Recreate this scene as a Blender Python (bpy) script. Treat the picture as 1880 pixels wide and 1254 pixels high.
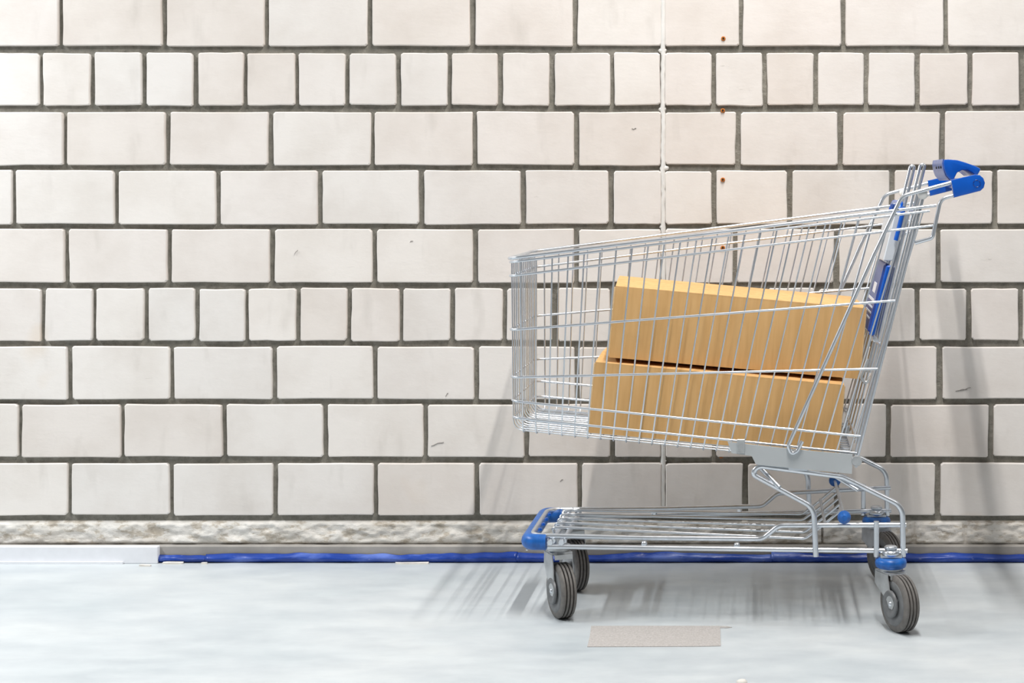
import bpy, bmesh, math, random
from mathutils import Vector, Matrix, noise
for o in list(bpy.data.objects): bpy.data.objects.remove(o)
SC = bpy.context.scene
COL = SC.collection
R = math.radians

# ------------------------------------------------------------------ camera
cam = bpy.data.cameras.new('camera'); cam_o = bpy.data.objects.new('camera', cam); COL.objects.link(cam_o)
cam.sensor_width = 36.0; cam.lens = 62.9
cam_o.location = (0.0, -4.475, 0.94); cam_o.rotation_euler = (R(90), 0, 0)
cam.shift_x = -454.0/1880.0; cam.shift_y = -287.0/1880.0
cam.clip_start = 0.05; cam.clip_end = 100
SC.camera = cam_o
# ------------------------------------------------------------------ light
w = bpy.data.worlds.new('world'); SC.world = w; w.use_nodes = True
w.node_tree.nodes['Background'].inputs[0].default_value = (0.93, 0.97, 1.0, 1)
w.node_tree.nodes['Background'].inputs[1].default_value = 0.09
def tube_lamp(name, x, y, z, sx, sy, power, col=(1, 0.97, 0.94)):
    l = bpy.data.lights.new(name, 'AREA'); l.shape = 'RECTANGLE'; l.size = sx; l.size_y = sy
    l.energy = power; l.color = col
    o = bpy.data.objects.new(name, l); COL.objects.link(o); o.location = (x, y, z); return o
tube_lamp('ceiling_lamp_row', 0.12, -1.75, 3.2, 0.06, 2.6, 102)
tube_lamp('ceiling_lamp_row', -2.95, -1.0, 2.4, 0.12, 1.6, 74, (0.95, 0.98, 1.0))
tube_lamp('ceiling_lamp_row', 2.7, -2.2, 3.3, 0.16, 3.0, 20)
SC.view_settings.view_transform = 'Standard'; SC.view_settings.look = 'None'
SC.view_settings.exposure = 0.28; SC.view_settings.gamma = 1.0
SC.view_settings.use_curve_mapping = False

# ------------------------------------------------------------------ materials
def new_mat(name):
    m = bpy.data.materials.new(name); m.use_nodes = True
    nt = m.node_tree; return m, nt, nt.nodes['Principled BSDF']
def noise_node(nt, scale, detail=4, rough=0.55, coord='Object', stretch=None):
    n = nt.nodes.new('ShaderNodeTexNoise')
    if coord == 'Position': tc = nt.nodes.new('ShaderNodeNewGeometry')
    else: tc = nt.nodes.new('ShaderNodeTexCoord')
    n.inputs['Scale'].default_value = scale; n.inputs['Detail'].default_value = detail; n.inputs['Roughness'].default_value = rough
    if stretch:
        mp = nt.nodes.new('ShaderNodeMapping'); mp.inputs['Scale'].default_value = stretch
        nt.links.new(tc.outputs[coord], mp.inputs[0]); nt.links.new(mp.outputs[0], n.inputs['Vector'])
    else: nt.links.new(tc.outputs[coord], n.inputs['Vector'])
    return n
def ramp(nt, src, stops):
    r = nt.nodes.new('ShaderNodeValToRGB'); e = r.color_ramp.elements
    while len(e) < len(stops): e.new(0.5)
    for k, (p, c) in enumerate(stops): e[k].position = p; e[k].color = (*c, 1)
    nt.links.new(src, r.inputs[0]); return r
def mix(nt, a, b, fac, mode='MIX'):
    m = nt.nodes.new('ShaderNodeMix'); m.data_type = 'RGBA'; m.blend_type = mode
    for sock, val in ((m.inputs[0], fac), (m.inputs[6], a), (m.inputs[7], b)):
        if isinstance(val, bpy.types.NodeSocket): nt.links.new(val, sock)
        elif isinstance(val, tuple): sock.default_value = (*val, 1)
        else: sock.default_value = val
    return m.outputs[2]
def bump(nt, bsdf, height, strength, dist):
    b = nt.nodes.new('ShaderNodeBump'); b.inputs['Strength'].default_value = strength; b.inputs['Distance'].default_value = dist
    nt.links.new(height, b.inputs['Height']); nt.links.new(b.outputs[0], bsdf.inputs['Normal'])
def simple(name, col, rough=0.5, metal=0.0, var=0.0, scale=30, coat=0.0, spec=0.5):
    m, nt, b = new_mat(name)
    b.inputs['Roughness'].default_value = rough; b.inputs['Metallic'].default_value = metal
    b.inputs['Specular IOR Level'].default_value = spec
    if coat: b.inputs['Coat Weight'].default_value = coat; b.inputs['Coat Roughness'].default_value = 0.12
    n = noise_node(nt, scale)
    lo = tuple(c*(1-var) for c in col); hi = tuple(min(1, c*(1+var*0.6)) for c in col)
    r = ramp(nt, n.outputs['Fac'], [(0.3, lo), (0.7, hi)])
    nt.links.new(r.outputs[0], b.inputs['Base Color']); return m

def brick_material():
    m, nt, b = new_mat('sand_lime_brick')
    oi = nt.nodes.new('ShaderNodeObjectInfo')
    tint = ramp(nt, oi.outputs['Random'], [(0.0, (0.75, 0.695, 0.645)), (0.35, (0.79, 0.74, 0.70)), (0.65, (0.78, 0.745, 0.71)), (1.0, (0.81, 0.765, 0.72))])
    n1 = noise_node(nt, 5.0, 5, 0.6, coord='Position')
    cloud = ramp(nt, n1.outputs['Fac'], [(0.32, (0.90, 0.885, 0.87)), (0.58, (1, 1, 1))])
    c1 = mix(nt, tint.outputs[0], cloud.outputs[0], 1.0, 'MULTIPLY')
    n2 = noise_node(nt, 8.0, 3, 0.5, stretch=(2.2, 1, 0.7), coord='Position')                       # dull scuffs
    sm = ramp(nt, n2.outputs['Fac'], [(0.60, (0, 0, 0)), (0.78, (1, 1, 1))])
    f1 = nt.nodes.new('ShaderNodeMath'); f1.operation = 'MULTIPLY'; f1.inputs[1].default_value = 0.28
    nt.links.new(sm.outputs[0], f1.inputs[0])
    c2 = mix(nt, c1, (0.42, 0.385, 0.34), f1.outputs[0])
    n3 = noise_node(nt, 14.0, 8, 0.75, stretch=(0.55, 1, 2.4), coord='Position')                    # scratches
    sc = ramp(nt, n3.outputs['Fac'], [(0.665, (0, 0, 0)), (0.70, (1, 1, 1))])
    f2 = nt.nodes.new('ShaderNodeMath'); f2.operation = 'MULTIPLY'; f2.inputs[1].default_value = 0.35
    nt.links.new(sc.outputs[0], f2.inputs[0])
    c3 = mix(nt, c2, (0.30, 0.27, 0.24), f2.outputs[0])
    n5 = noise_node(nt, 3.1, 3, 0.5, coord='Position')                                              # rust-coloured water stain
    st = ramp(nt, n5.outputs['Fac'], [(0.70, (0, 0, 0)), (0.80, (1, 1, 1))])
    f3 = nt.nodes.new('ShaderNodeMath'); f3.operation = 'MULTIPLY'; f3.inputs[1].default_value = 0.4
    nt.links.new(st.outputs[0], f3.inputs[0])
    c4 = mix(nt, c3, (0.62, 0.45, 0.27), f3.outputs[0])
    nt.links.new(c4, b.inputs['Base Color'])
    b.inputs['Roughness'].default_value = 0.7; b.inputs['Specular IOR Level'].default_value = 0.25
    n4 = noise_node(nt, 45.0, 8, 0.65, stretch=(0.5, 1, 1), coord='Position')
    bump(nt, b, n4.outputs['Fac'], 0.35, 0.002)
    return m
def mortar_material():
    m, nt, b = new_mat('grey_mortar')
    n = noise_node(nt, 60, 6, 0.7); n2 = noise_node(nt, 7, 3)
    r = ramp(nt, n.outputs['Fac'], [(0.3, (0.18, 0.17, 0.145)), (0.7, (0.32, 0.305, 0.265))])
    r2 = ramp(nt, n2.outputs['Fac'], [(0.35, (0.85, 0.85, 0.83)), (0.65, (1.1, 1.1, 1.1))])
    nt.links.new(mix(nt, r.outputs[0], r2.outputs[0], 1.0, 'MULTIPLY'), b.inputs['Base Color'])
    b.inputs['Roughness'].default_value = 0.9
    bump(nt, b, n.outputs['Fac'], 0.8, 0.006); return m
def plaster_material():
    m, nt, b = new_mat('limewashed_rubble')
    n = noise_node(nt, 24, 8, 0.68, 'Position', (0.7, 1, 1.5)); n3 = noise_node(nt, 7, 4, 0.6, 'Position')
    r = ramp(nt, n.outputs['Fac'], [(0.36, (0.45, 0.40, 0.33)), (0.44, (0.60, 0.55, 0.48)), (0.47, (0.74, 0.71, 0.66)), (0.75, (0.80, 0.78, 0.745))])
    r3 = ramp(nt, n3.outputs['Fac'], [(0.35, (0.86, 0.84, 0.81)), (0.6, (1, 1, 1))])
    nt.links.new(mix(nt, r.outputs[0], r3.outputs[0], 1.0, 'MULTIPLY'), b.inputs['Base Color']); b.inputs['Roughness'].default_value = 0.8
    bump(nt, b, n.outputs['Fac'], 0.7, 0.008); return m
def floor_material():
    m, nt, b = new_mat('polished_concrete')
    n1 = noise_node(nt, 1.6, 6, 0.6, stretch=(1, 1.6, 1)); n2 = noise_node(nt, 9, 7, 0.65, stretch=(0.75, 1.5, 1)); n3 = noise_node(nt, 40, 8, 0.8, stretch=(0.4, 1, 1))
    a = ramp(nt, n1.outputs['Fac'], [(0.3, (0.45, 0.50, 0.53)), (0.5, (0.535, 0.575, 0.60)), (0.7, (0.60, 0.63, 0.64))])
    v = ramp(nt, n2.outputs['Fac'], [(0.3, (0.88, 0.89, 0.90)), (0.62, (1.03, 1.03, 1.02))])
    c = mix(nt, a.outputs[0], v.outputs[0], 1.0, 'MULTIPLY')
    k = ramp(nt, n3.outputs['Fac'], [(0.69, (0, 0, 0)), (0.74, (1, 1, 1))])
    f = nt.nodes.new('ShaderNodeMath'); f.operation = 'MULTIPLY'; f.inputs[1].default_value = 0.25
    nt.links.new(k.outputs[0], f.inputs[0])
    c = mix(nt, c, (0.33, 0.34, 0.36), f.outputs[0])
    nt.links.new(c, b.inputs['Base Color'])
    rr = ramp(nt, n2.outputs['Fac'], [(0.3, (0.34,)*3), (0.7, (0.46,)*3)])
    nt.links.new(rr.outputs[0], b.inputs['Roughness']); b.inputs['Specular IOR Level'].default_value = 0.4
    bump(nt, b, n2.outputs['Fac'], 0.05, 0.004); return m
def cardboard_material():
    m, nt, b = new_mat('corrugated_cardboard')
    n1 = noise_node(nt, 26, 4, 0.55, stretch=(2.6, 2.6, 0.25)); n2 = noise_node(nt, 5, 4)
    a = ramp(nt, n1.outputs['Fac'], [(0.30, (0.61, 0.365, 0.148)), (0.5, (0.67, 0.41, 0.175)), (0.72, (0.71, 0.45, 0.20))])
    v = ramp(nt, n2.outputs['Fac'], [(0.3, (0.93, 0.92, 0.90)), (0.65, (1.03, 1.03, 1.03))])
    nt.links.new(mix(nt, a.outputs[0], v.outputs[0], 1.0, 'MULTIPLY'), b.inputs['Base Color'])
    b.inputs['Roughness'].default_value = 0.75; b.inputs['Specular IOR Level'].default_value = 0.2
    bump(nt, b, n1.outputs['Fac'], 0.12, 0.002); return m
def sheet_material():
    m, nt, b = new_mat('blue_plastic_sheet')
    n1 = noise_node(nt, 6, 5, 0.6, stretch=(1, 1, 4)); n2 = noise_node(nt, 40, 6, 0.7)
    a = ramp(nt, n1.outputs['Fac'], [(0.32, (0.008, 0.035, 0.22)), (0.5, (0.012, 0.055, 0.34)), (0.66, (0.13, 0.21, 0.60))])
    d = ramp(nt, n2.outputs['Fac'], [(0.62, (0, 0, 0)), (0.72, (1, 1, 1))])
    f = nt.nodes.new('ShaderNodeMath'); f.operation = 'MULTIPLY'; f.inputs[1].default_value = 0.35; nt.links.new(d.outputs[0], f.inputs[0])
    nt.links.new(mix(nt, a.outputs[0], (0.42, 0.46, 0.60), f.outputs[0]), b.inputs['Base Color'])
    b.inputs['Roughness'].default_value = 0.3; bump(nt, b, n1.outputs['Fac'], 0.5, 0.01); return m
def tape_material():
    m, nt, b = new_mat('tape_residue')
    n = noise_node(nt, 260, 4, 0.7)
    r = ramp(nt, n.outputs['Fac'], [(0.35, (0.36, 0.34, 0.325)), (0.62, (0.47, 0.45, 0.435)), (0.75, (0.60, 0.585, 0.57))])
    nt.links.new(r.outputs[0], b.inputs['Base Color']); b.inputs['Roughness'].default_value = 0.8
    bump(nt, b, n.outputs['Fac'], 0.4, 0.002); return m

BRICK = brick_material(); MORTAR = mortar_material(); RUBBLE = plaster_material(); FLOOR = floor_material()
CARD = cardboard_material(); SHEET = sheet_material(); TAPE = tape_material()
CARD_EDGE = simple('cardboard_edge', (0.68, 0.47, 0.25), 0.8, var=0.15, scale=90)
KICK = simple('grey_render', (0.36, 0.34, 0.315), 0.75, var=0.22, scale=12)
WHITE_TRIM = simple('white_trim_board', (0.80, 0.815, 0.85), 0.45, var=0.04)
SEALANT = simple('white_sealant', (0.80, 0.79, 0.76), 0.5, var=0.10, scale=25)
ZINC = simple('zinc_plated_steel', (0.73, 0.77, 0.82), 0.29, 0.87, var=0.10, scale=22)
ZINC_DULL = simple('dull_galvanised_steel', (0.58, 0.60, 0.61), 0.42, 0.75, var=0.2, scale=35)
PLATE = simple('grey_powder_coat', (0.53, 0.56, 0.575), 0.42, 0.25, var=0.05, scale=14)
SEAT_GREY = simple('pale_grey_plastic', (0.62, 0.66, 0.71), 0.35, 0.1, var=0.05)
BLUE = simple('glossy_blue_plastic', (0.003, 0.095, 0.50), 0.25, var=0.12, coat=0.3)
BLUE_DARK = simple('deep_blue_plastic', (0.006, 0.040, 0.24), 0.3, var=0.15)
BLUE_FILM = simple('clear_film_on_blue', (0.13, 0.20, 0.50), 0.3, var=0.25, spec=0.3)
BLUE_WORN = simple('scuffed_blue_plastic', (0.012, 0.125, 0.46), 0.36, var=0.3, scale=60)
RUBBER = simple('grey_rubber', (0.155, 0.145, 0.135), 0.6, var=0.25, scale=70)
RUBBER_DARK = simple('dark_groove', (0.02, 0.02, 0.02), 0.8)
HUB = simple('grey_wheel_cover', (0.15, 0.155, 0.16), 0.4, var=0.25, scale=50)
WHITE_PLASTIC = simple('white_nylon', (0.80, 0.80, 0.78), 0.35, var=0.04)
RUST = simple('orange_rust', (0.55, 0.17, 0.02), 0.8, var=0.3, scale=200)
HOLE = simple('dark_hole', (0.02, 0.015, 0.01), 0.9)
CHIP = simple('pale_flake', (0.72, 0.69, 0.64), 0.7, var=0.1, scale=80)
SCUFF = simple('dark_scuff', (0.30, 0.28, 0.26), 0.9)
PRINT = simple('pale_print', (0.70, 0.74, 0.82), 0.4)

# ------------------------------------------------------------------ helpers
def link(name, me, mat, parent=None, smooth=False):
    if smooth:
        for p in me.polygons: p.use_smooth = True
    o = bpy.data.objects.new(name, me); COL.objects.link(o)
    if mat is not None and not me.materials: me.materials.append(mat)
    if parent is not None: o.parent = parent
    return o
def from_bm(name, bm, mat, parent=None, smooth=False, sharp=None):
    bmesh.ops.recalc_face_normals(bm, faces=bm.faces)
    me = bpy.data.meshes.new(name); bm.to_mesh(me); bm.free()
    if sharp is not None:
        me.materials.append(mat); me.shade_smooth(); me.set_sharp_from_angle(angle=R(sharp)); return link(name, me, mat, parent)
    return link(name, me, mat, parent, smooth)
def empty(name, loc=(0, 0, 0)):
    o = bpy.data.objects.new(name, None); COL.objects.link(o); o.location = loc; o.empty_display_size = 0.1; return o
def tag(o, label=None, cat=None, group=None, kind=None):
    if label: o['label'] = label
    if cat: o['category'] = cat
    if group: o['group'] = group
    if kind: o['kind'] = kind
    return o
def mir(pts): return [(p[0], -p[1], p[2]) for p in pts]
def fillet(pts, rad, seg=5):
    P = [Vector(p) for p in pts]; out = [P[0]]
    for i in range(1, len(P)-1):
        r = rad[i-1] if isinstance(rad, (list, tuple)) else rad
        a, b, c = P[i-1], P[i], P[i+1]; u = (a-b); v = (c-b); lu, lv = u.length, v.length; u.normalize(); v.normalize()
        ang = u.angle(v, math.pi)
        if r <= 0 or ang > math.pi-0.03: out.append(b); continue
        t = min(r/math.tan(ang/2), lu*0.48, lv*0.48); rr = t*math.tan(ang/2)
        bis = (u+v).normalized(); cen = b+bis*(rr/math.sin(ang/2)); p0 = b+u*t; p1 = b+v*t
        w0 = p0-cen; w1 = p1-cen; th = w0.angle(w1); ax = w0.cross(w1).normalized()
        for k in range(seg+1): out.append(cen + Matrix.Rotation(th*k/seg, 3, ax) @ w0)
    out.append(P[-1]); return out
def sweep(bm, pts, r, sides=8, closed=False, caps=True, ry=None, up=(0, 0, 1)):
    P = [Vector(p) for p in pts]; n = len(P); rings = []; prev = None
    for i in range(n):
        if closed: t = (P[(i+1) % n]-P[i-1]).normalized()
        else:
            t = (P[min(i+1, n-1)]-P[max(i-1, 0)]).normalized()
        if prev is None or ry is not None:
            x = Vector(up).cross(t)
            if x.length < 1e-4: x = Vector((0, 1, 0)).cross(t)
            x.normalize()
        else:
            x = (prev - t*prev.dot(t)).normalized()
        prev = x; y = t.cross(x)
        rings.append([bm.verts.new(P[i] + x*(r*math.cos(2*math.pi*k/sides)) + y*((ry or r)*math.sin(2*math.pi*k/sides))) for k in range(sides)])
    m = n if closed else n-1
    for i in range(m):
        A, B = rings[i], rings[(i+1) % n]
        for k in range(sides): bm.faces.new((A[k], A[(k+1) % sides], B[(k+1) % sides], B[k]))
    if caps and not closed:
        bm.faces.new(rings[0][::-1]); bm.faces.new(rings[-1])
def tube(name, pts, r, mat, parent, fil=0.0, sides=8, closed=False, ry=None, up=(0, 0, 1), seg=5):
    bm = bmesh.new(); sweep(bm, fillet(pts, fil, seg) if fil else pts, r, sides, closed, True, ry, up)
    return from_bm(name, bm, mat, parent, sharp=60)
def box(bm, c, s, mtx=None):
    g = bmesh.ops.create_cube(bm, size=1.0); vs = g['verts']
    for v in vs: v.co = Vector((v.co.x*s[0], v.co.y*s[1], v.co.z*s[2])) + Vector(c)
    if mtx: bmesh.ops.transform(bm, matrix=mtx, verts=vs)
    return vs
def lathe(bm, prof, n=24, mtx=None):
    """prof: list of (radius, z) turned around z"""
    rings = []
    for (r, z) in prof:
        if r < 1e-6: rings.append([bm.verts.new((0, 0, z))])
        else: rings.append([bm.verts.new((r*math.cos(2*math.pi*k/n), r*math.sin(2*math.pi*k/n), z)) for k in range(n)])
    for A, B in zip(rings, rings[1:]):
        for k in range(n):
            k2 = (k+1) % n
            if len(A) == 1 and len(B) == 1: continue
            if len(A) == 1: bm.faces.new((A[0], B[k2], B[k]))
            elif len(B) == 1: bm.faces.new((A[k], A[k2], B[0]))
            else: bm.faces.new((A[k], A[k2], B[k2], B[k]))
    if mtx: bmesh.ops.transform(bm, matrix=mtx, verts=[v for g in rings for v in g])
def prism(bm, poly, y0, y1, bev=0.0):
    """polygon in xz pushed from y0 to y1"""
    A = [bm.verts.new((x, y0, z)) for x, z in poly]; B = [bm.verts.new((x, y1, z)) for x, z in poly]
    n = len(poly); f0 = bm.faces.new(A); f1 = bm.faces.new(B[::-1])
    for k in range(n): bm.faces.new((A[k], B[k], B[(k+1) % n], A[(k+1) % n]))
    if bev:
        bm.normal_update(); ed = [e for e in list(f0.edges)+list(f1.edges)]
        bmesh.ops.bevel(bm, geom=ed, offset=bev, segments=2, affect='EDGES', profile=0.6)
AX_Y = Matrix.Rotation(R(90), 4, 'X')      # lathe axis to -y
AX_X = Matrix.Rotation(R(90), 4, 'Y')

# ------------------------------------------------------------------ setting
random.seed(7)
bm = bmesh.new()
vs = [bm.verts.new(p) for p in ((-7, -9, 0), (5, -9, 0), (5, 0.16, 0), (-7, 0.16, 0))]; bm.faces.new(vs)
vb = [bm.verts.new(p) for p in ((-7, -9, -0.1), (5, -9, -0.1), (5, 0.16, -0.1), (-7, 0.16, -0.1))]; bm.faces.new(vb[::-1])
for k in range(4): bm.faces.new((vs[k], vb[k], vb[(k+1) % 4], vs[(k+1) % 4]))
tag(from_bm('floor', bm, FLOOR), 'pale grey polished concrete floor with faint cloudy marks', kind='structure')

ROWS = [   # (bottom, top, joint centres along the wall) in metres
    (2.1825, 2.3147, [-2.763, -2.507, -2.251, -1.995, -1.738, -1.481, -1.223, -0.967, -0.713, -0.458, -0.241, -0.053, 0.203, 0.458, 0.714, 0.970, 1.226, 1.482, 1.738]),
    (2.0354, 2.1675, [-2.695, -2.567, -2.439, -2.311, -2.183, -2.054, -1.926, -1.798, -1.670, -1.541, -1.411, -1.285, -1.158, -1.031, -0.903, -0.775, -0.647, -0.519, -0.368, -0.241, -0.114, 0.014, 0.142, 0.268, 0.396, 0.527, 0.657, 0.785, 0.913, 1.041, 1.169, 1.297, 1.425, 1.553]),
    (1.8869, 2.0204, [-2.749, -2.493, -2.237, -1.981, -1.726, -1.471, -1.211, -0.959, -0.706, -0.450, -0.241, -0.035, 0.192, 0.446, 0.702, 0.958, 1.214, 1.470, 1.726]),
    (1.7397, 1.8732, [-2.875, -2.619, -2.362, -2.106, -1.850, -1.594, -1.339, -1.086, -0.835, -0.583, -0.368, -0.241, -0.113, 0.068, 0.324, 0.580, 0.837, 0.975, 1.232, 1.488, 1.744]),
    (1.5926, 1.7247, [-2.749, -2.493, -2.237, -1.981, -1.725, -1.470, -1.214, -0.962, -0.708, -0.456, -0.241, -0.060, 0.196, 0.451, 0.707, 0.963, 1.219, 1.475, 1.732]),
    (1.4461, 1.5776, [-2.688, -2.560, -2.432, -2.304, -2.176, -2.048, -1.920, -1.792, -1.663, -1.534, -1.407, -1.282, -1.154, -1.026, -0.896, -0.767, -0.638, -0.511, -0.369, -0.241, -0.113, 0.015, 0.143, 0.270, 0.395, 0.525, 0.654, 0.782, 0.910, 1.038, 1.166, 1.294, 1.422, 1.550]),
    (1.2888, 1.4305, [-2.777, -2.520, -2.264, -2.008, -1.749, -1.489, -1.233, -0.975, -0.718, -0.462, -0.241, -0.046, 0.211, 0.467, 0.725, 0.982, 1.238, 1.495, 1.751]),
    (1.1396, 1.2711, [-2.695, -2.567, -2.439, -2.311, -2.183, -2.054, -1.926, -1.798, -1.670, -1.541, -1.411, -1.285, -1.158, -1.031, -0.903, -0.775, -0.647, -0.519, -0.368, -0.241, -0.114, 0.014, 0.142, 0.268, 0.396, 0.527, 0.657, 0.785, 0.913, 1.041, 1.169, 1.297, 1.425, 1.553]),
    (0.9904, 1.1239, [-2.763, -2.507, -2.251, -1.995, -1.738, -1.481, -1.223, -0.967, -0.713, -0.458, -0.241, -0.053, 0.203, 0.458, 0.714, 0.970, 1.226, 1.482, 1.738]),
    (0.8419, 0.9768, [-2.891, -2.635, -2.379, -2.123, -1.866, -1.609, -1.354, -1.098, -0.845, -0.591, -0.371, -0.241, -0.113, 0.076, 0.332, 0.590, 0.846, 0.975, 1.232, 1.488, 1.744]),
    (0.6961, 0.8296, [-2.757, -2.501, -2.245, -1.989, -1.733, -1.477, -1.219, -0.963, -0.710, -0.458, -0.241, -0.061, 0.193, 0.448, 0.704, 0.960, 1.217, 1.473, 1.729]),
    (0.5510, 0.6818, [-2.688, -2.560, -2.432, -2.304, -2.176, -2.048, -1.920, -1.792, -1.663, -1.534, -1.407, -1.282, -1.154, -1.026, -0.896, -0.767, -0.638, -0.511, -0.369, -0.241, -0.113, 0.015, 0.143, 0.270, 0.395, 0.525, 0.654, 0.782, 0.910, 1.038, 1.166, 1.294, 1.422, 1.550]),
    (0.4046, 0.5354, [-2.749, -2.493, -2.237, -1.981, -1.725, -1.470, -1.214, -0.962, -0.708, -0.456, -0.241, -0.060, 0.196, 0.451, 0.707, 0.963, 1.219, 1.475, 1.732]),
    (0.2602, 0.3910, [-2.875, -2.619, -2.362, -2.106, -1.850, -1.594, -1.339, -1.086, -0.835, -0.583, -0.368, -0.241, -0.113, 0.068, 0.324, 0.580, 0.837, 0.975, 1.232, 1.488, 1.744]),
    (0.1144, 0.2438, [-2.749, -2.493, -2.237, -1.981, -1.726, -1.471, -1.211, -0.959, -0.706, -0.450, -0.241, -0.035, 0.192, 0.446, 0.702, 0.958, 1.214, 1.470, 1.726]),
]
W0, W1 = ROWS[0][2][0], 1.5
bm = bmesh.new(); box(bm, (-0.7, 0.012+0.07, 1.2), (5.0, 0.14, 2.4))
wall = from_bm('wall_back', bm, MORTAR)
tag(wall, 'wall of off-white sand-lime bricks with recessed grey mortar joints', kind='structure')
def brick(x0, x1, z0, z1):
    j = lambda a: random.uniform(-a, a)
    c = [(x0+j(.0015), z0+j(.0015)), (x1+j(.0015), z0+j(.0015)), (x1+j(.0015), z1+j(.0015)), (x0+j(.0015), z1+j(.0015))]
    out = []
    for k in range(4):
        p, q = Vector(c[k]), Vector(c[(k+1) % 4]); d = (q-p); L = d.length; d.normalize(); nrm = Vector((d.y, -d.x))
        r = random.uniform(.002, .006); r2 = random.uniform(.002, .006)
        out.append(p+d*r)
        for t in (0.33, 0.67): out.append(p+d*L*(t+j(.08)) + nrm*random.uniform(-.0012, .0008))
        out.append(q-d*r2)
    cx = sum(p.x for p in out)/len(out); cz = sum(p.y for p in out)/len(out)
    yf = random.uniform(-.0015, .0015); tx, tz = j(.004), j(.006)
    bm = bmesh.new(); n = len(out)
    def ring(ins, y):
        vs = []
        for p in out:
            dx, dz = p.x-cx, p.y-cz; hx, hz = (x1-x0)/2, (z1-z0)/2
            vs.append(bm.verts.new((dx*(1-ins/hx), y + (tx*dx+tz*dz if y < .01 else 0), dz*(1-ins/hz))))
        return vs
    A, B, Cc = ring(0, .02), ring(0, yf+.0022), ring(.0022, yf)
    for P, Q in ((A, B), (B, Cc)):
        for k in range(n): bm.faces.new((P[k], P[(k+1) % n], Q[(k+1) % n], Q[k]))
    bm.faces.new(Cc)
    o = from_bm('brick', bm, BRICK, wall); o.location = (cx, 0, cz); return o
for (z0, z1, js) in ROWS:
    for a, b in zip(js, js[1:]):
        if a < -2.6 or b > 1.75: continue
        ga = .0055 if abs(a--0.2411) < .004 else .0062
        gb = .0055 if abs(b--0.2411) < .004 else .0062
        brick(a+ga+random.uniform(-.001, .001), b-gb+random.uniform(-.001, .001), z0+random.uniform(-.001, .001), z1+random.uniform(-.001, .001))
# low rough course under the bricks, limewashed and broken
def rough_block(x0, x1, z0, z1, seed):
    bm = bmesh.new(); nx = max(6, int((x1-x0)/0.004)); nz = 16; g = []
    for i in range(nx+1):
        row = []
        for k in range(nz+1):
            x = x0+(x1-x0)*i/nx; z = z0+(z1-z0)*k/nz
            e = min(k, nz-k, 2)/2.0*(1 if seed not in (11, 12, 13) else min(i, nx-i, 2)/2.0)
            d = noise.fractal(Vector((x*40, 1.3, z*70)), 0.8, 2.0, 5)*.0032 + noise.noise(Vector((x*9, 3.1, z*30)))*.002
            st = .003*max(0, min(1, (noise.noise(Vector((x*17, 9.0, z*42)))+.05)*9))
            row.append(bm.verts.new((x-(x0+x1)/2, -(d+st)*e + (1-e)*.007, z-(z0+z1)/2)))
        g.append(row)
    for i in range(nx):
        for k in range(nz): bm.faces.new((g[i][k], g[i+1][k], g[i+1][k+1], g[i][k+1]))
    me = bpy.data.meshes.new('base_block'); bm.to_mesh(me); bm.free()
    o = link('base_block', me, RUBBLE, wall, True); o.location = ((x0+x1)/2, 0.004, (z0+z1)/2)
cuts = [-2.6, -2.36, -2.11, -1.86, -1.60, -1.35, -1.10, -0.85, -0.60, -0.345, -0.09, 0.155, 0.388, 0.515, 0.765, 1.02, 1.27, 1.5]
for k, (a, b) in enumerate(zip(cuts, cuts[1:])): rough_block(a, b, 0.0395, 0.0994, k)
# smooth grey render strip at the foot of the wall
bm = bmesh.new(); box(bm, (-0.55, .001, 0.0408/2), (4.1, .024, 0.0408))
bmesh.ops.bevel(bm, geom=[e for e in bm.edges], offset=.003, segments=1, affect='EDGES')
tag(from_bm('baseboard_back', bm, KICK), 'narrow smooth grey render strip along the wall foot', kind='structure')
# white board at the left foot of the wall
bm = bmesh.new(); box(bm, ((-2.6+-1.4946)/2, -.022, .021), (-1.4946+2.6, .02, .042))
bmesh.ops.bevel(bm, geom=[e for e in bm.edges], offset=.0015, segments=1, affect='EDGES')
tr = from_bm('trim_1', bm, WHITE_TRIM); tag(tr, 'white trim board lying along the foot of the wall', kind='structure')
bm = bmesh.new(); box(bm, ((-2.6+-1.5790)/2, -.036, .003), (-1.5790+2.6, .008, .006))
from_bm('trim_lip', bm, WHITE_TRIM, tr)
# sealant bead in the movement joint
bm = bmesh.new(); pts = []
zt = 2.3; z = 0.1144
random.seed(3)
while z < zt:
    pts.append((-0.2411+random.uniform(-.0012, .0012), .0065, z)); z += .012
sweep(bm, pts, .0064, 8, False, True, .0064, (1, 0, 0))
bead = from_bm('sealant_bead', bm, SEALANT, wall, sharp=60)
for k, (z0, z1, js) in enumerate(ROWS):
    q0 = (.75, 1.0, .55, .85)[k % 4]
    bm = bmesh.new(); bmesh.ops.create_icosphere(bm, subdivisions=2, radius=1)
    for v in bm.verts:
        q = q0*(1+.5*noise.noise(v.co*1.5+Vector((z1*9, 0, 0)))); v.co = Vector((v.co.x*.011*q, v.co.y*.005, v.co.z*.009*q))
    o = from_bm('sealant_blob', bm, SEALANT, bead, True); o.location = (-0.2411+.003*math.sin(k*2.3), .006, z1+.006)

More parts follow.
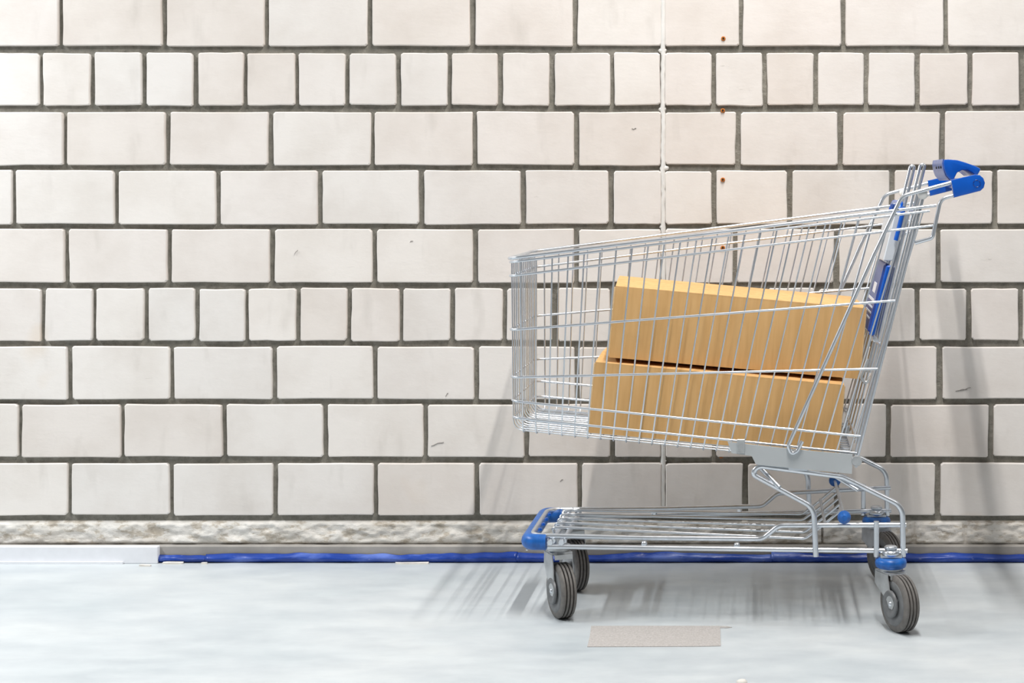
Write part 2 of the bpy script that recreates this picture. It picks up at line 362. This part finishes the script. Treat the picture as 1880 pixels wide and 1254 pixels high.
# blue plastic sheeting squeezed out under the wall
sheet = empty('plastic_sheeting', (-0.5, -0.012, 0))
tag(sheet, 'crumpled strip of blue plastic sheeting poking out along the wall foot', 'plastic sheet')
def sheet_piece(x0, x1, h0, seed):
    bm = bmesh.new(); n = int((x1-x0)/.008); prof = 6; g = []
    for i in range(n+1):
        x = x0+(x1-x0)*i/n; hh = h0*(1+.45*noise.noise(Vector((x*6, seed+.37, 0.2))) + .16*noise.noise(Vector((x*24, seed, 4))))
        row = []
        for k in range(prof+1):
            t = k/prof; zz = .001+t*hh
            yy = -.004-.010*math.sin(t*math.pi)*(1+.5*noise.noise(Vector((x*15, t*3, seed)))) - .004*(1-t)
            row.append(bm.verts.new((x+.5, yy, zz)))
        for k in range(prof, -1, -1):
            v = row[k]; row.append(bm.verts.new(v.co+Vector((0, .0025, 0))))
        g.append(row)
    m = len(g[0])
    for i in range(n):
        for k in range(m): bm.faces.new((g[i][k], g[i+1][k], g[i+1][(k+1) % m], g[i][(k+1) % m]))
    bm.faces.new(g[0]); bm.faces.new(g[-1][::-1])
    from_bm('sheet', bm, SHEET, sheet, True)
sheet_piece(-1.4946, -1.3760, .015, 1); sheet_piece(-1.3787, -0.6022, .022, 2)
sheet_piece(-0.6049, 0.0327, .020, 3); sheet_piece(0.0300, 1.5, .020, 5)

# rust-rimmed plugs in the wall
for k, (u, v, lab) in enumerate((
        (-0.0899, 1.3065, 'small rusty plug hole in the topmost brick course'), (-0.0913, 1.1266, 'small rusty plug hole just under the header course, second from top'),
        (-0.0913, 0.9536, 'small rusty plug hole level with the blue cart handle'), (-0.0913, 0.7833, 'small rusty plug hole seen through the upper cart basket'),
        (-0.0954, 0.2615, 'small rusty plug hole right below the cart basket, lowest of the row'))):
    bm = bmesh.new(); lathe(bm, [(.0022, .002), (.0022, -.002), (.0045, -.0028), (.0058, -.001), (.0058, .006)], 10, AX_Y.inverted())
    zz = .0 if v > .25 else .004
    p = from_bm('wall_plug', bm, RUST, None, True); p.location = (u, -.001 if k < 4 else .006, v)
    tag(p, lab, 'wall plug', 'rusty plugs in the wall')
    bm = bmesh.new(); lathe(bm, [(0, 0), (.0024, 0), (.0024, .003), (0, .003)], 10, AX_Y)
    o = from_bm('hole', bm, HOLE, p)

# tape residue and flakes on the floor
bm = bmesh.new()
pts = [(-.358, -.663), (-.25, -.662), (-.09, -.6625), (-.068, -.666), (-.058, -.674), (-.070, -.680), (-.083, -.679), (-.081, -.74), (-.0785, -.828), (-.12, -.832), (-.2, -.833), (-.35, -.835), (-.353, -.75)]
A = [bm.verts.new((x+.19, y+.75, .0012)) for x, y in pts]; Bq = [bm.verts.new((x+.19, y+.75, 0)) for x, y in pts]
bm.faces.new(A[::-1]); bm.faces.new(Bq)
for k in range(len(pts)): bm.faces.new((A[k], A[(k+1) % len(pts)], Bq[(k+1) % len(pts)], Bq[k]))
o = from_bm('floor_tape', bm, TAPE); o.location = (-.19, -.75, 0)
tag(o, 'worn brownish grey strip of tape stuck to the floor before the cart', 'tape')
random.seed(11)
for (x, y, L, W, lab) in ((-.862, -.034, .086, .013, 'longest pale flake on the floor against the blue sheeting'), (-1.455, -.034, .052, .012, 'pale flake on the floor beside the end of the white trim'),
                  (-1.377, -.037, .016, .008, 'tiny pale flake under the left end of blue sheeting'), (-1.515, -.062, .03, .010, 'crumbled plaster bit below the white trim end')):
    bm = bmesh.new(); n = 9
    ring = [(math.cos(2*math.pi*k/n), math.sin(2*math.pi*k/n)) for k in range(n)]
    rr = [(max(-1, min(1, 1.25*c))*L/2*random.uniform(.93, 1), max(-1, min(1, 1.3*s))*W/2*random.uniform(.8, 1)) for c, s in ring]
    A = [bm.verts.new((a, b, .004+random.uniform(-.001, .001))) for a, b in rr]; Bq = [bm.verts.new((a, b, 0)) for a, b in rr]
    bm.faces.new(A); bm.faces.new(Bq[::-1])
    for k in range(n): bm.faces.new((A[k], Bq[k], Bq[(k+1) % n], A[(k+1) % n]))
    o = from_bm('paint_flake', bm, CHIP); o.location = (x, y, 0); tag(o, lab, 'flake', 'pale flakes on the floor')

bm = bmesh.new(); bmesh.ops.create_icosphere(bm, subdivisions=2, radius=1)
for v in bm.verts: v.co = Vector((v.co.x*.011, v.co.y*.009, max(-.5, v.co.z)*.007*(1+.2*noise.noise(v.co*2))))
o = from_bm('pebble', bm, CHIP, None, True); o.location = (-.033, -1.106, .0035)
tag(o, 'tiny white pebble on the floor at the bottom edge, under the tape', 'pebble')
random.seed(21)
def scuff(x0, z0, x1, z1, r=.0007):
    n = 6; ph = random.uniform(0, 6)
    pts = [(x0+(x1-x0)*k/n, -.0016, z0+(z1-z0)*k/n+.0012*math.sin(ph+k*1.3)) for k in range(n+1)]
    tube('scuff_mark', pts, r, SCUFF, wall, 0, 5)
for a in ((0.4905,0.4237,0.5286,0.4332), (0.4959,0.4264,0.5204,0.4305), (-0.8202,0.2888,-0.7888,0.2983), (-0.7847,0.4128,-0.7779,0.4209), (-0.3188,1.0803,-0.3079,1.0817), (-0.8733,0.7983,-0.8665,0.8010), (-1.1621,0.7683,-1.1540,0.7779), (-0.4986,0.2002,-0.4905,0.2043)):
    scuff(*a, r=.0008 if a[2]-a[0] < .05 else .0004)
# ------------------------------------------------------------------ shopping cart
YC = -0.435
cart = empty('shopping_cart', (0, YC, 0))
tag(cart, 'silver wire shopping cart with blue handle and bumper, loaded with two boxes', 'shopping cart')

# --- basket
def lerp(a, b, t): return tuple(a[k]+(b[k]-a[k])*t for k in range(3))
def rim_loop(front, rear, r=.0035, name='rim_wire', par=None, fil=.028):
    pts = [rear, front] + mir([front, rear])
    return tube(name, pts, r, ZINC, par, fil, 8)
basket = rim_loop((-0.5383, -0.2126, 0.7827), (0.3740, -0.2593, 0.8974), .0036, 'basket', cart)
rim_loop((-0.5360, -0.2123, 0.7745), (0.3603, -0.2582, 0.8859), .0028, 'rim_wire', basket)
for (f, r_) in (((-0.5362, -0.2111, 0.7453), (0.3673, -0.2574, 0.8548)), ((-0.5357, -0.2063, 0.6296), (0.2874, -0.2478, 0.6953)), ((-0.5339, -0.2021, 0.5276), (0.2510, -0.2407, 0.5502)), ((-0.5330, -0.2001, 0.4771), (0.2155, -0.2336, 0.4058)), ((-0.5309, -0.1987, 0.4413), (0.2075, -0.2319, 0.3697))):
    rim_loop(f, r_, .0028, 'side_wire', basket, .024)
# uprights: one U per station, down the near side, across the floor and up the far side
T0, T1 = (-0.4767, -0.2153, 0.7805), (0.3466, -0.2576, 0.8847)
Q0, Q1 = (-0.4797, -0.1997, 0.4058), (0.1838, -0.2298, 0.3438)
for i in range(-1, 25):
    t = i/24.0
    a = lerp(T0, T1, t); b = lerp(Q0, Q1, t)
    tube('upright_wire', [a, b]+mir([b, a]), .0018, ZINC, basket, .018, 6, seg=4)
# front wires run down the front panel and on along the floor
FT = (-0.5360, -0.2124, 0.7757); FB = (-0.5240, -0.1977, 0.4102); RB = (0.2064, -0.2308, 0.3417)
for i in range(13):
    s = (i-6)/6.6
    a = (FT[0]+.004, FT[1]*s, FT[2]); b = (FB[0]-.006, FB[1]*s, FB[2]+.003); c = (RB[0], RB[1]*s, RB[2]+.004)
    tube('floor_wire', [a, b, c], .0018, ZINC, basket, .022, 6, seg=4)
bm = bmesh.new(); sweep(bm, [(RB[0], RB[1], RB[2]), (RB[0], -RB[1], RB[2])], .0035, 8); from_bm('floor_cross_wire', bm, ZINC, basket, sharp=60)

# --- rear gate
GB, GT = (0.2050, -0.2360, 0.3494), (0.3459, -0.2520, 0.9123)
def gate_pt(y, z, off=0.0):
    t = (z-GB[2])/(GT[2]-GB[2]); return (GB[0]+(GT[0]-GB[0])*t-off, y, z)
gate = tube('rear_gate', [gate_pt(-.240, .345), gate_pt(-.252, GT[2]), ] , .0038, ZINC, cart)
tube('gate_side_wire', [gate_pt(.240, .345), gate_pt(.252, GT[2])], .0038, ZINC, gate)
for y in (-.231, .231): tube('gate_side_wire', [gate_pt(y, .36, .006), gate_pt(y*1.05, .895, .006)], .003, ZINC, gate)
for z, off in ((.40, .012), (.60, .012), (.885, .010)):
    tube('gate_cross_wire', [gate_pt(-.236, z, off), gate_pt(.236, z, off)], .0028, ZINC, gate)
for k, y in enumerate((-.19, -.085, .0, .085, .19)):
    tube('gate_wire', [gate_pt(y, .385, .008), gate_pt(y, .875, .008)], .0030, ZINC, gate, 0, 6)
for y in (-.13, .13):                                                     # tall hairpins that stand above the rim
    w_ = .0075
    tube('hairpin', [gate_pt(y, .53, -.004+.012), gate_pt(y, .985, .012), gate_pt(y, .985, .002), gate_pt(y, .872, .002), gate_pt(y, .872, -.010)], .0036, ZINC, gate, .0049, 8, seg=4)
    tube('hairpin', [gate_pt(y+.012, .53, .014), gate_pt(y+.012, .82, .014)], .003, ZINC, gate, 0, 6)
    o = tube('hook', [gate_pt(y, .56, .020), gate_pt(y, .52, .026), gate_pt(y, .505, .012), gate_pt(y, .525, .0)], .004, ZINC_DULL, gate, .008)
for y in (-.252, .252):                                                   # white hinge bushes
    bm = bmesh.new(); lathe(bm, [(0, -.009), (.007, -.009), (.0105, -.006), (.0105, .006), (.007, .009), (0, .009)], 20, AX_Y)
    o = from_bm('hinge_bush', bm, WHITE_PLASTIC, gate, sharp=50); o.location = gate_pt(y, GT[2]+.008, .002)
# folded child seat: pale panel with a blue frame, blue board below it
def gate_slab(name, y0, y1, z0, z1, off, th, mat, bev=.002):
    p = [gate_pt(0, z0, off+th), gate_pt(0, z1, off+th), gate_pt(0, z1, off), gate_pt(0, z0, off)]
    bm = bmesh.new(); prism(bm, [(q[0], q[2]) for q in p], y0, y1, 0)
    bmesh.ops.bevel(bm, geom=[e for e in bm.edges], offset=bev, segments=1, affect='EDGES')
    return from_bm(name, bm, mat, gate)
gate_slab('seat_panel', -.14, .15, .775, .880, .020, .022, SEAT_GREY)
zz = (.820, .902)
tube('seat_frame', [gate_pt(-.10, .825, .034), gate_pt(-.10, .900, .030), gate_pt(.13, .900, .030), gate_pt(.13, .825, .034)], .0062, BLUE, gate, .02, 8)
tube('seat_frame', [gate_pt(-.15, .820, .026), gate_pt(-.15, .893, .026)], .005, BLUE, gate)
gate_slab('sign_board', -.125, .125, .618, .768, .024, .012, BLUE_DARK, .004)
gate_slab('sign_board', -.145, -.127, .612, .765, .020, .012, BLUE, .003)
for (y0, y1, z0, z1) in ((-.06, .02, .700, .722), (-.09, .09, .682, .688), (-.09, .07, .668, .672), (-.09, .08, .656, .660), (-.09, .05, .644, .648)):
    gate_slab('board_print', y0, y1, z0, z1, .0355, .0012, PRINT, .0002)
for z in (.605, .735, .752):
    bm = bmesh.new(); lathe(bm, [(0, .006), (.0055, .005), (.0065, 0), (.0065, -.005), (0, -.006)], 12, AX_Y)
    o = from_bm('rivet', bm, ZINC, gate, sharp=50); o.location = gate_pt(-.150, z, .018 if z < .7 else -.002)

# --- handle
for sgn in (-1, 1):
    f = (lambda L: L) if sgn < 0 else mir
    tube('handle_arm', f([(0.4117, -0.2620, 0.9469), (0.3013, -0.2620, 0.9170), (0.2418, -0.2580, 0.7926), (0.0611, -0.2510, 0.3887), (0.0681, -0.2510, 0.3702), (0.0807, -0.2510, 0.3771), (0.0911, -0.2510, 0.3979)]), .0044, ZINC, cart, [.03, .3, .010, .009, .01], 10, seg=6)
    tube('side_guard', f([(0.4186, -0.2620, 0.9204), (0.3830, -0.2620, 0.9112), (0.3659, -0.2600, 0.8284), (0.3300, -0.2500, 0.8177)]), .0042, ZINC, cart, [.022, .010], 10)
    bm = bmesh.new()
    out = [(0.4041, -0.2690, 0.9509), (0.4546, -0.2690, 0.9624), (0.4649, -0.2690, 0.9612), (0.4724, -0.2690, 0.9549), (0.4758, -0.2690, 0.9446), (0.4730, -0.2690, 0.9343), (0.4661, -0.2690, 0.9279), (0.4104, -0.2690, 0.9136)]
    prism(bm, [(p[0], p[2]) for p in out], -.272*(-sgn), -.254*(-sgn), .003)
    br = from_bm('handle_bracket', bm, BLUE, cart, sharp=40)
    c = (0.4580, -0.2690, 0.9434)
    bm = bmesh.new()
    for k in range(6):
        a0 = k*math.pi/3+.2; pts = [(.0075*math.cos(a0+q*.18), 0, .0075*math.sin(a0+q*.18)) for q in range(5)]
        sweep(bm, pts, .0009, 6)
    o = from_bm('round_mark', bm, BLUE_DARK, br); o.location = (c[0], sgn*.2722, c[2])
c = (0.4566, -0.2620, 0.9446)
bar = tube('handle_bar', [(c[0], -.258, c[2]), (c[0], .258, c[2])], .0115, BLUE, cart, 0, 16)
# rounded grip shell over the bar
prof = [(0.4035, -0.1300, 0.9959), (0.4130, -0.1300, 0.9965), (0.4333, -0.1300, 0.9948), (0.4511, -0.1300, 0.9894), (0.4713, -0.1300, 0.9823), (0.4821, -0.1300, 0.9769), (0.4832, -0.1300, 0.9733), (0.4773, -0.1300, 0.9626), (0.4725, -0.1300, 0.9614), (0.4642, -0.1300, 0.9686), (0.4547, -0.1300, 0.9733), (0.4428, -0.1300, 0.9733),
        (0.4321, -0.1300, 0.9674), (0.4273, -0.1300, 0.9579), (0.4237, -0.1300, 0.9507), (0.4166, -0.1300, 0.9519), (0.4083, -0.1300, 0.9614), (0.4035, -0.1300, 0.9757), (0.4017, -0.1300, 0.9876)]
bm = bmesh.new(); prism(bm, [(p[0], p[2]) for p in prof], -.135, .10, .004); shell = from_bm('grip_shell', bm, BLUE, bar, sharp=50)
fl = [(0.4166, -0.1300, 0.9507), (0.4071, -0.1300, 0.9614), (0.4021, -0.1300, 0.9757), (0.4003, -0.1300, 0.9876), (0.4023, -0.1300, 0.9971)]
fr_ = [(p[0]-.001, p[2]) for p in fl]; bk_ = [(p[0]+.001, p[2]) for p in fl[::-1]]
bm = bmesh.new(); prism(bm, fr_+bk_, -.128, .094); from_bm('label_film', bm, BLUE_FILM, bar, sharp=60)
for y in (-.10, -.055, .0):
    bm = bmesh.new(); lathe(bm, [(0, .0035), (.003, .003), (.003, 0), (0, 0)], 8, Matrix.Rotation(R(-90), 4, 'Y'))
    o = from_bm('grip_screw', bm, RUBBER_DARK, bar); o.location = (fl[2][0]-.0005, y, fl[2][2]+.004)

# --- side plates under the basket
for sgn in (-1, 1):
    bm = bmesh.new()
    out = [(-0.0670, -0.2430, 0.3956), (-0.0301, -0.2430, 0.3910), (0.0994, -0.2430, 0.3771), (0.1919, -0.2430, 0.3690), (0.1977, -0.2430, 0.3678), (0.1965, -0.2430, 0.3274), (0.0994, -0.2430, 0.3366), (-0.0069, -0.2430, 0.3470), (-0.0162, -0.2430, 0.3655), (-0.0589, -0.2430, 0.3713)]
    prism(bm, [(p[0], p[2]) for p in out], sgn*.244, sgn*.240, 0)
    pl = from_bm('side_plate', bm, PLATE, cart)
    bm = bmesh.new(); a, b = (-0.0474, -0.2430, 0.4014), (-0.0301, -0.2430, 0.3713)
    box(bm, ((a[0]+b[0])/2, sgn*.2465, (a[2]+b[2])/2), (b[0]-a[0], .004, a[2]-b[2]))
    bmesh.ops.bevel(bm, geom=[e for e in bm.edges], offset=.0012, segments=1, affect='EDGES')
    from_bm('clip', bm, ZINC_DULL, pl)
    bm = bmesh.new(); a = (0.2069, -0.2430, 0.3551)
    lathe(bm, [(0, .004), (.0105, .004), (.0115, .0025), (.0115, -.0025), (0, -.004)], 16, AX_Y)
    o = from_bm('lug', bm, ZINC_DULL, pl, sharp=50); o.location = (a[0], sgn*.243, a[2])
    bm = bmesh.new(); a, b = (0.0625, -0.2400, 0.3443), (0.1018, -0.2400, 0.3339)
    box(bm, ((a[0]+b[0])/2, sgn*.236, (a[2]+b[2])/2), (.040, .014, .010), None)
    from_bm('weld_tab', bm, ZINC, pl)

# --- chassis
for sgn in (-1, 1):
    f = (lambda L: L) if sgn < 0 else mir
    ch = tube('chassis_tube', f([(0.3057, -0.2360, 0.1503), (0.3046, -0.2360, 0.2568), (0.1760, -0.2360, 0.3205), (-0.0023, -0.2360, 0.3436), (-0.0162, -0.2360, 0.3263), (0.1158, -0.2360, 0.2545), (0.1204, -0.2360, 0.1503)]), .0060, ZINC, cart, [.035, .05, .020, .020, .035], 12, seg=6)
    tube('post', f([(0.2488, -0.2380, 0.2259), (0.2488, -0.2380, 0.1507)]), .0058, ZINC, ch, 0, 12)
    tube('brace_rod', f([(0.0428, -0.2430, 0.2985), (0.0047, -0.2150, 0.3345)]), .0055, ZINC, ch, 0, 12)
    tube('brace_rod', f([(0.2092, -0.2430, 0.2927), (0.1651, -0.2200, 0.3167)]), .0045, ZINC, ch, 0, 12)
tube('cross_tube', [(0.0047, -0.2150, 0.3345), mir([(0.0047, -0.2150, 0.3345)])[0]], .0055, ZINC, cart, 0, 12)
tube('cross_tube', [(0.1651, -0.2200, 0.3167), mir([(0.1651, -0.2200, 0.3167)])[0]], .0045, ZINC, cart, 0, 12)

# --- bottom rack
RK = [(0.3128, -0.2340, 0.2175), (0.0421, -0.2000, 0.2099), (0.0070, -0.1960, 0.1800), (-0.2424, -0.1740, 0.1779), (-0.4954, -0.1560, 0.1792)]
rack = tube('bottom_rack', RK+mir(RK[::-1]), .0055, ZINC, cart, [.03, .03, 0, .035, .035, 0, .03, .03], 12)
for sgn in (-1, 1):
    f = (lambda L: L) if sgn < 0 else mir
    tube('lower_rail', f([(0.3150, -0.2360, 0.1624), (-0.4569, -0.1720, 0.1584)]), .0055, ZINC, rack, 0, 12)
    for q in ((-0.2478, -0.1820, 0.1672), (-0.0479, -0.2000, 0.1673)):
        bm = bmesh.new(); lathe(bm, [(0, .008), (.004, .0075), (.0066, .004), (.0066, 0), (.004, -.004), (0, -.004)], 14, AX_Y if sgn < 0 else AX_Y.inverted())
        o = from_bm('bolt', bm, ZINC, rack, sharp=50); o.location = f([q])[0]
    for q in ((-0.4524, -0.1700, 0.1678), (-0.4274, -0.1720, 0.1682)):
        bm = bmesh.new(); lathe(bm, [(0, .007), (.0058, .007), (.0064, .005), (.0064, -.012), (0, -.012)], 14, AX_Y if sgn < 0 else AX_Y.inverted())
        o = from_bm('bolt', bm, ZINC, rack, sharp=50); o.location = f([q])[0]
for x in (-.447, -.423):
    tube('cross_bar', [(x, -.168, .170), (x, .168, .170)], .0058, ZINC, rack, 0, 10)
for k in range(5):
    s = k-2; yf, yr = s*.052, s*.0725
    tube('rack_wire', [(-.452, yf*.8, .166), (-.455, yf, .186), (-.43, yf, .187), (.100, yr, .1705), (.143, yr, .203), (.181, yr, .235)], .0031, ZINC, rack, [.006, .008, .02, 0], 8)
tube('cross_rod', [(.143, -.15, .2035), (.143, .15, .2035)], .0034, ZINC, rack)
tube('cross_rod', [(.1805, -.236, .234), (.1805, .236, .234)], .0036, ZINC, rack)
for sgn in (-1, 1):
    bm = bmesh.new(); lathe(bm, [(0, .013), (.006, .013), (.0075, .010), (.013, .004), (.0145, -.002), (.013, -.008), (.006, -.010), (0, -.010)], 20, AX_Y if sgn < 0 else AX_Y.inverted())
    o = from_bm('buffer_plug', bm, BLUE_WORN, rack, sharp=50); o.location = (.1805, sgn*.238, .234)

# --- blue front bumper
bp = [(-.462, -.160, .166), (-.5035, -.158, .166), (-.5035, .158, .166), (-.462, .160, .166)]
bump_o = tube('bumper', bp, .0155, BLUE_WORN, cart, .028, 14, False, .0175, seg=7)
for y in (-.09, -.03, .03, .09):
    bm = bmesh.new(); lathe(bm, [(0, .006), (.004, .005), (.005, 0), (0, 0)], 10); o = from_bm('bumper_stud', bm, BLUE, bump_o, sharp=50); o.location = (-.496+.012, y, .178)
for sgn in (-1, 1):
    bm = bmesh.new(); lathe(bm, [(0, -.003), (.0025, -.0025), (.003, 0), (0, .001)], 8); o = from_bm('bumper_screw', bm, ZINC, bump_o); o.location = (-.505, sgn*.15, .1485)

# --- casters
def make_caster(loc, yaw, rear, t):
    ztop = .120 if rear else .140
    bm = bmesh.new()
    for sx in (-1, 1):                                                     # fork cheeks
        x = sx*.0225
        poly = [(-.026, ztop), (.027, ztop), (.028, ztop-.028), (.014-t, .064), (.004-t, .050), (-t-.010, .050), (-t-.018, .062), (-.034, ztop-.030)]
        A = [bm.verts.new((x-.0011, y, z)) for y, z in poly]; Bv = [bm.verts.new((x+.0011, y, z)) for y, z in poly]; n = len(poly)
        bm.faces.new(A); bm.faces.new(Bv[::-1])
        for k in range(n): bm.faces.new((A[k], Bv[k], Bv[(k+1) % n], A[(k+1) % n]))
    box(bm, (0, .000, ztop), (.0472, .052, .004)); box(bm, (0, -.030, ztop-.002), (.040, .012, .003)); box(bm, (0, -.036, ztop-.006), (.040, .0025, .010))
    lathe(bm, [(0, ztop), (.024, ztop), (.024, ztop+.006), (.012, ztop+.009), (.012, ztop+.03), (0, ztop+.03)], 20)
    fork = from_bm('caster', bm, ZINC_DULL, cart, sharp=40)
    fork.location = loc; fork.rotation_euler = (0, 0, R(yaw))
    Rw = .0595; M = Matrix.Translation((0, -t, Rw)) @ Matrix.Rotation(R(-90), 4, 'Y')     # lathe z -> -x
    bm = bmesh.new(); hw = .0165
    prof = [(.045, hw), (.054, hw), (.0575, hw-.002)]
    for k in range(4):                                                      # four ribs parted by grooves
        z1 = hw-.0025-k*.0078
        prof += [(Rw-.001, z1), (Rw, z1-.0010), (Rw, z1-.0040), (Rw-.001, z1-.0050), (Rw-.0075, z1-.0052), (Rw-.0075, z1-.0076)]
    prof = prof[:-2] + [(.0575, -hw+.001), (.054, -hw), (.045, -hw)]
    lathe(bm, prof, 40, M); from_bm('wheel', bm, RUBBER, fork, sharp=35)
    bm = bmesh.new()
    lathe(bm, [(0, .013), (.006, .013), (.022, .0148), (.026, .0172), (.044, .0182), (.0465, .0165), (.0465, -.0165), (.044, -.0182), (.026, -.0172), (.006, -.013), (0, -.013)], 32, M)
    from_bm('wheel_cover', bm, HUB, fork, sharp=40)
    bm = bmesh.new(); lathe(bm, [(0, .0265), (.004, .026), (.0062, .024), (.0062, .019), (.009, .019), (.009, .012), (0, .012), (0, -.012), (.009, -.012), (.0062, -.024), (0, -.026)], 14, M)
    from_bm('axle_bolt', bm, ZINC, fork, sharp=50)
    bm = bmesh.new()
    for q in (1, -1):
        lathe(bm, [(0, q*.0215), (.009, q*.0215), (.020, q*.0245), (.025, q*.0258), (.0275, q*.0250), (.0285, q*.0237), (.0285, q*.0205), (0, q*.0205)], 28, M)
    from_bm('hub_cap', bm, HUB, fork, sharp=40)
    if rear:
        bm = bmesh.new(); lathe(bm, [(.012, .010), (.026, .011), (.0325, .007), (.034, 0), (.0325, -.008), (.028, -.011), (.012, -.011)], 28)
        o = from_bm('guard_ring', bm, BLUE_WORN, fork, sharp=60); o.location = (0, 0, .138)
        bm = bmesh.new(); lathe(bm, [(0, .020), (.011, .0195), (.014, .017), (.0135, .014), (.010, .011), (.0175, .008), (.0185, .002), (.014, -.004), (0, -.004)], 20)
        o = from_bm('pivot_cap', bm, ZINC, fork, sharp=60); o.location = (0, 0, .154)
        bm = bmesh.new(); box(bm, (0, 0, .1515), (.045, .030, .004)); o = from_bm('mount_plate', bm, ZINC_DULL, fork); o.rotation_euler = (0, 0, R(-yaw))
    else:
        bm = bmesh.new(); lathe(bm, [(0, .004), (.027, .004), (.0285, 0), (.027, -.004), (0, -.004)], 24)
        o = from_bm('mount_plate', bm, ZINC_DULL, fork, sharp=50); o.location = (0, 0, .150)
xr = (0.2797, -0.2350, 0.1373)[0]; xf = (-0.4393, -0.1400, 0.1410)[0]
make_caster((xr, -.235, 0), 25, True, .038); make_caster((xr, .235, 0), 29, True, .038)
make_caster((xf, -.130, 0), 25, False, .022); make_caster((xf, .130, 0), 27, False, .022)

# ------------------------------------------------------------------ cardboard boxes
def carton(name, loc, rot, L, D, Hh, label, seed):
    """origin at the near lower left corner; x along the length, y into the depth"""
    root = empty(name, loc); root.rotation_euler = rot
    tag(root, label, 'box', 'cardboard boxes in the cart'); rnd = random.Random(seed)
    bm = bmesh.new(); nx = 12
    th = .004
    # four walls and bottom with a slight bulge
    def wallgrid(p0, p1, nrm, bul):
        g = []
        for i in range(nx+1):
            t = i/nx; col = []
            for k in range(5):
                s = k/4; b = bul*math.sin(math.pi*t)*math.sin(math.pi*s)
                col.append((p0[0]+(p1[0]-p0[0])*t+nrm[0]*b, p0[1]+(p1[1]-p0[1])*t+nrm[1]*b, s*(Hh-th)))
            g.append(col)
        V = [[bm.verts.new(c) for c in col] for col in g]
        for i in range(nx):
            for k in range(4): bm.faces.new((V[i][k], V[i+1][k], V[i+1][k+1], V[i][k+1]))
    wallgrid((0, 0), (L, 0), (0, -1), .003); wallgrid((L, 0), (L, D), (1, 0), .002)
    wallgrid((L, D), (0, D), (0, 1), .003); wallgrid((0, D), (0, 0), (-1, 0), .002)
    for z in (0, Hh-th*1.2):
        bm.faces.new([bm.verts.new(p) for p in ((0, 0, z), (0, D, z), (L, D, z), (L, 0, z))])
    bmesh.ops.remove_doubles(bm, verts=bm.verts, dist=.0004)
    from_bm('carton_body', bm, CARD, root, sharp=50)
    for (y0, y1, lift) in ((0, D*.5-.0012, 0), (D*.5+.0012, D, .001)):
        bm = bmesh.new(); n = 10; cols = []
        for i in range(n+1):
            x = L*i/n; wob = .0012*math.sin(3.1*i+seed)
            yi = y1 if lift == 0 else y0
            zin = Hh + .007 + .003*math.sin(math.pi*i/n) + wob; zo = Hh if lift == 0 else Hh+.006
            a, b = ((y0, zo), (y1, zin)) if lift == 0 else ((y0, zin), (y1, zo))
            cols.append([bm.verts.new((x, a[0], a[1])), bm.verts.new((x, b[0], b[1])), bm.verts.new((x, b[0], (b[1] if lift == 0 else Hh)-th)), bm.verts.new((x, a[0], (a[1] if lift == 0 else Hh+.003)-th))])
        for i in range(n):
            for k in range(4): bm.faces.new((cols[i][k], cols[i+1][k], cols[i+1][(k+1) % 4], cols[i][(k+1) % 4]))
        bm.faces.new(cols[0][::-1]); bm.faces.new(cols[-1])
        from_bm('top_flap', bm, CARD, root)
    # pale raw edges at the corners
    for x in (-.0012, L+.0012):
        bm = bmesh.new(); box(bm, (x, .002, Hh*.5), (.003, .005, Hh*.97))
        bmesh.ops.bevel(bm, geom=[e for e in bm.edges], offset=.0008, segments=1, affect='EDGES'); from_bm('raw_edge', bm, CARD_EDGE, root)
    return root
PIT = R(5.27)
low = carton('cardboard_box', (-.3716, YC-.137, .4000), (0, PIT, 0), .545, .325, .155, 'lower brown cardboard box lying on the floor of the cart basket', 1)
upp = carton('cardboard_box', (-.329, YC-.122, .5630), (0, PIT, R(3.0)), .553, .325, .157, 'upper brown cardboard box stacked on top of the other box', 4)
# torn lip standing up at the back of the lower box
bm = bmesh.new()
lp = [(.004, .30, .156), (.004, .325, .158), (.02, .326, .168), (.045, .326, .163), (.05, .31, .158)]
A = [bm.verts.new(p) for p in lp]; Bq = [bm.verts.new((p[0], p[1], p[2]+.003)) for p in lp]
bm.faces.new(A[::-1]); bm.faces.new(Bq)
for k in range(5): bm.faces.new((A[k], A[(k+1) % 5], Bq[(k+1) % 5], Bq[k]))
from_bm('torn_lip', bm, CARD_EDGE, low)
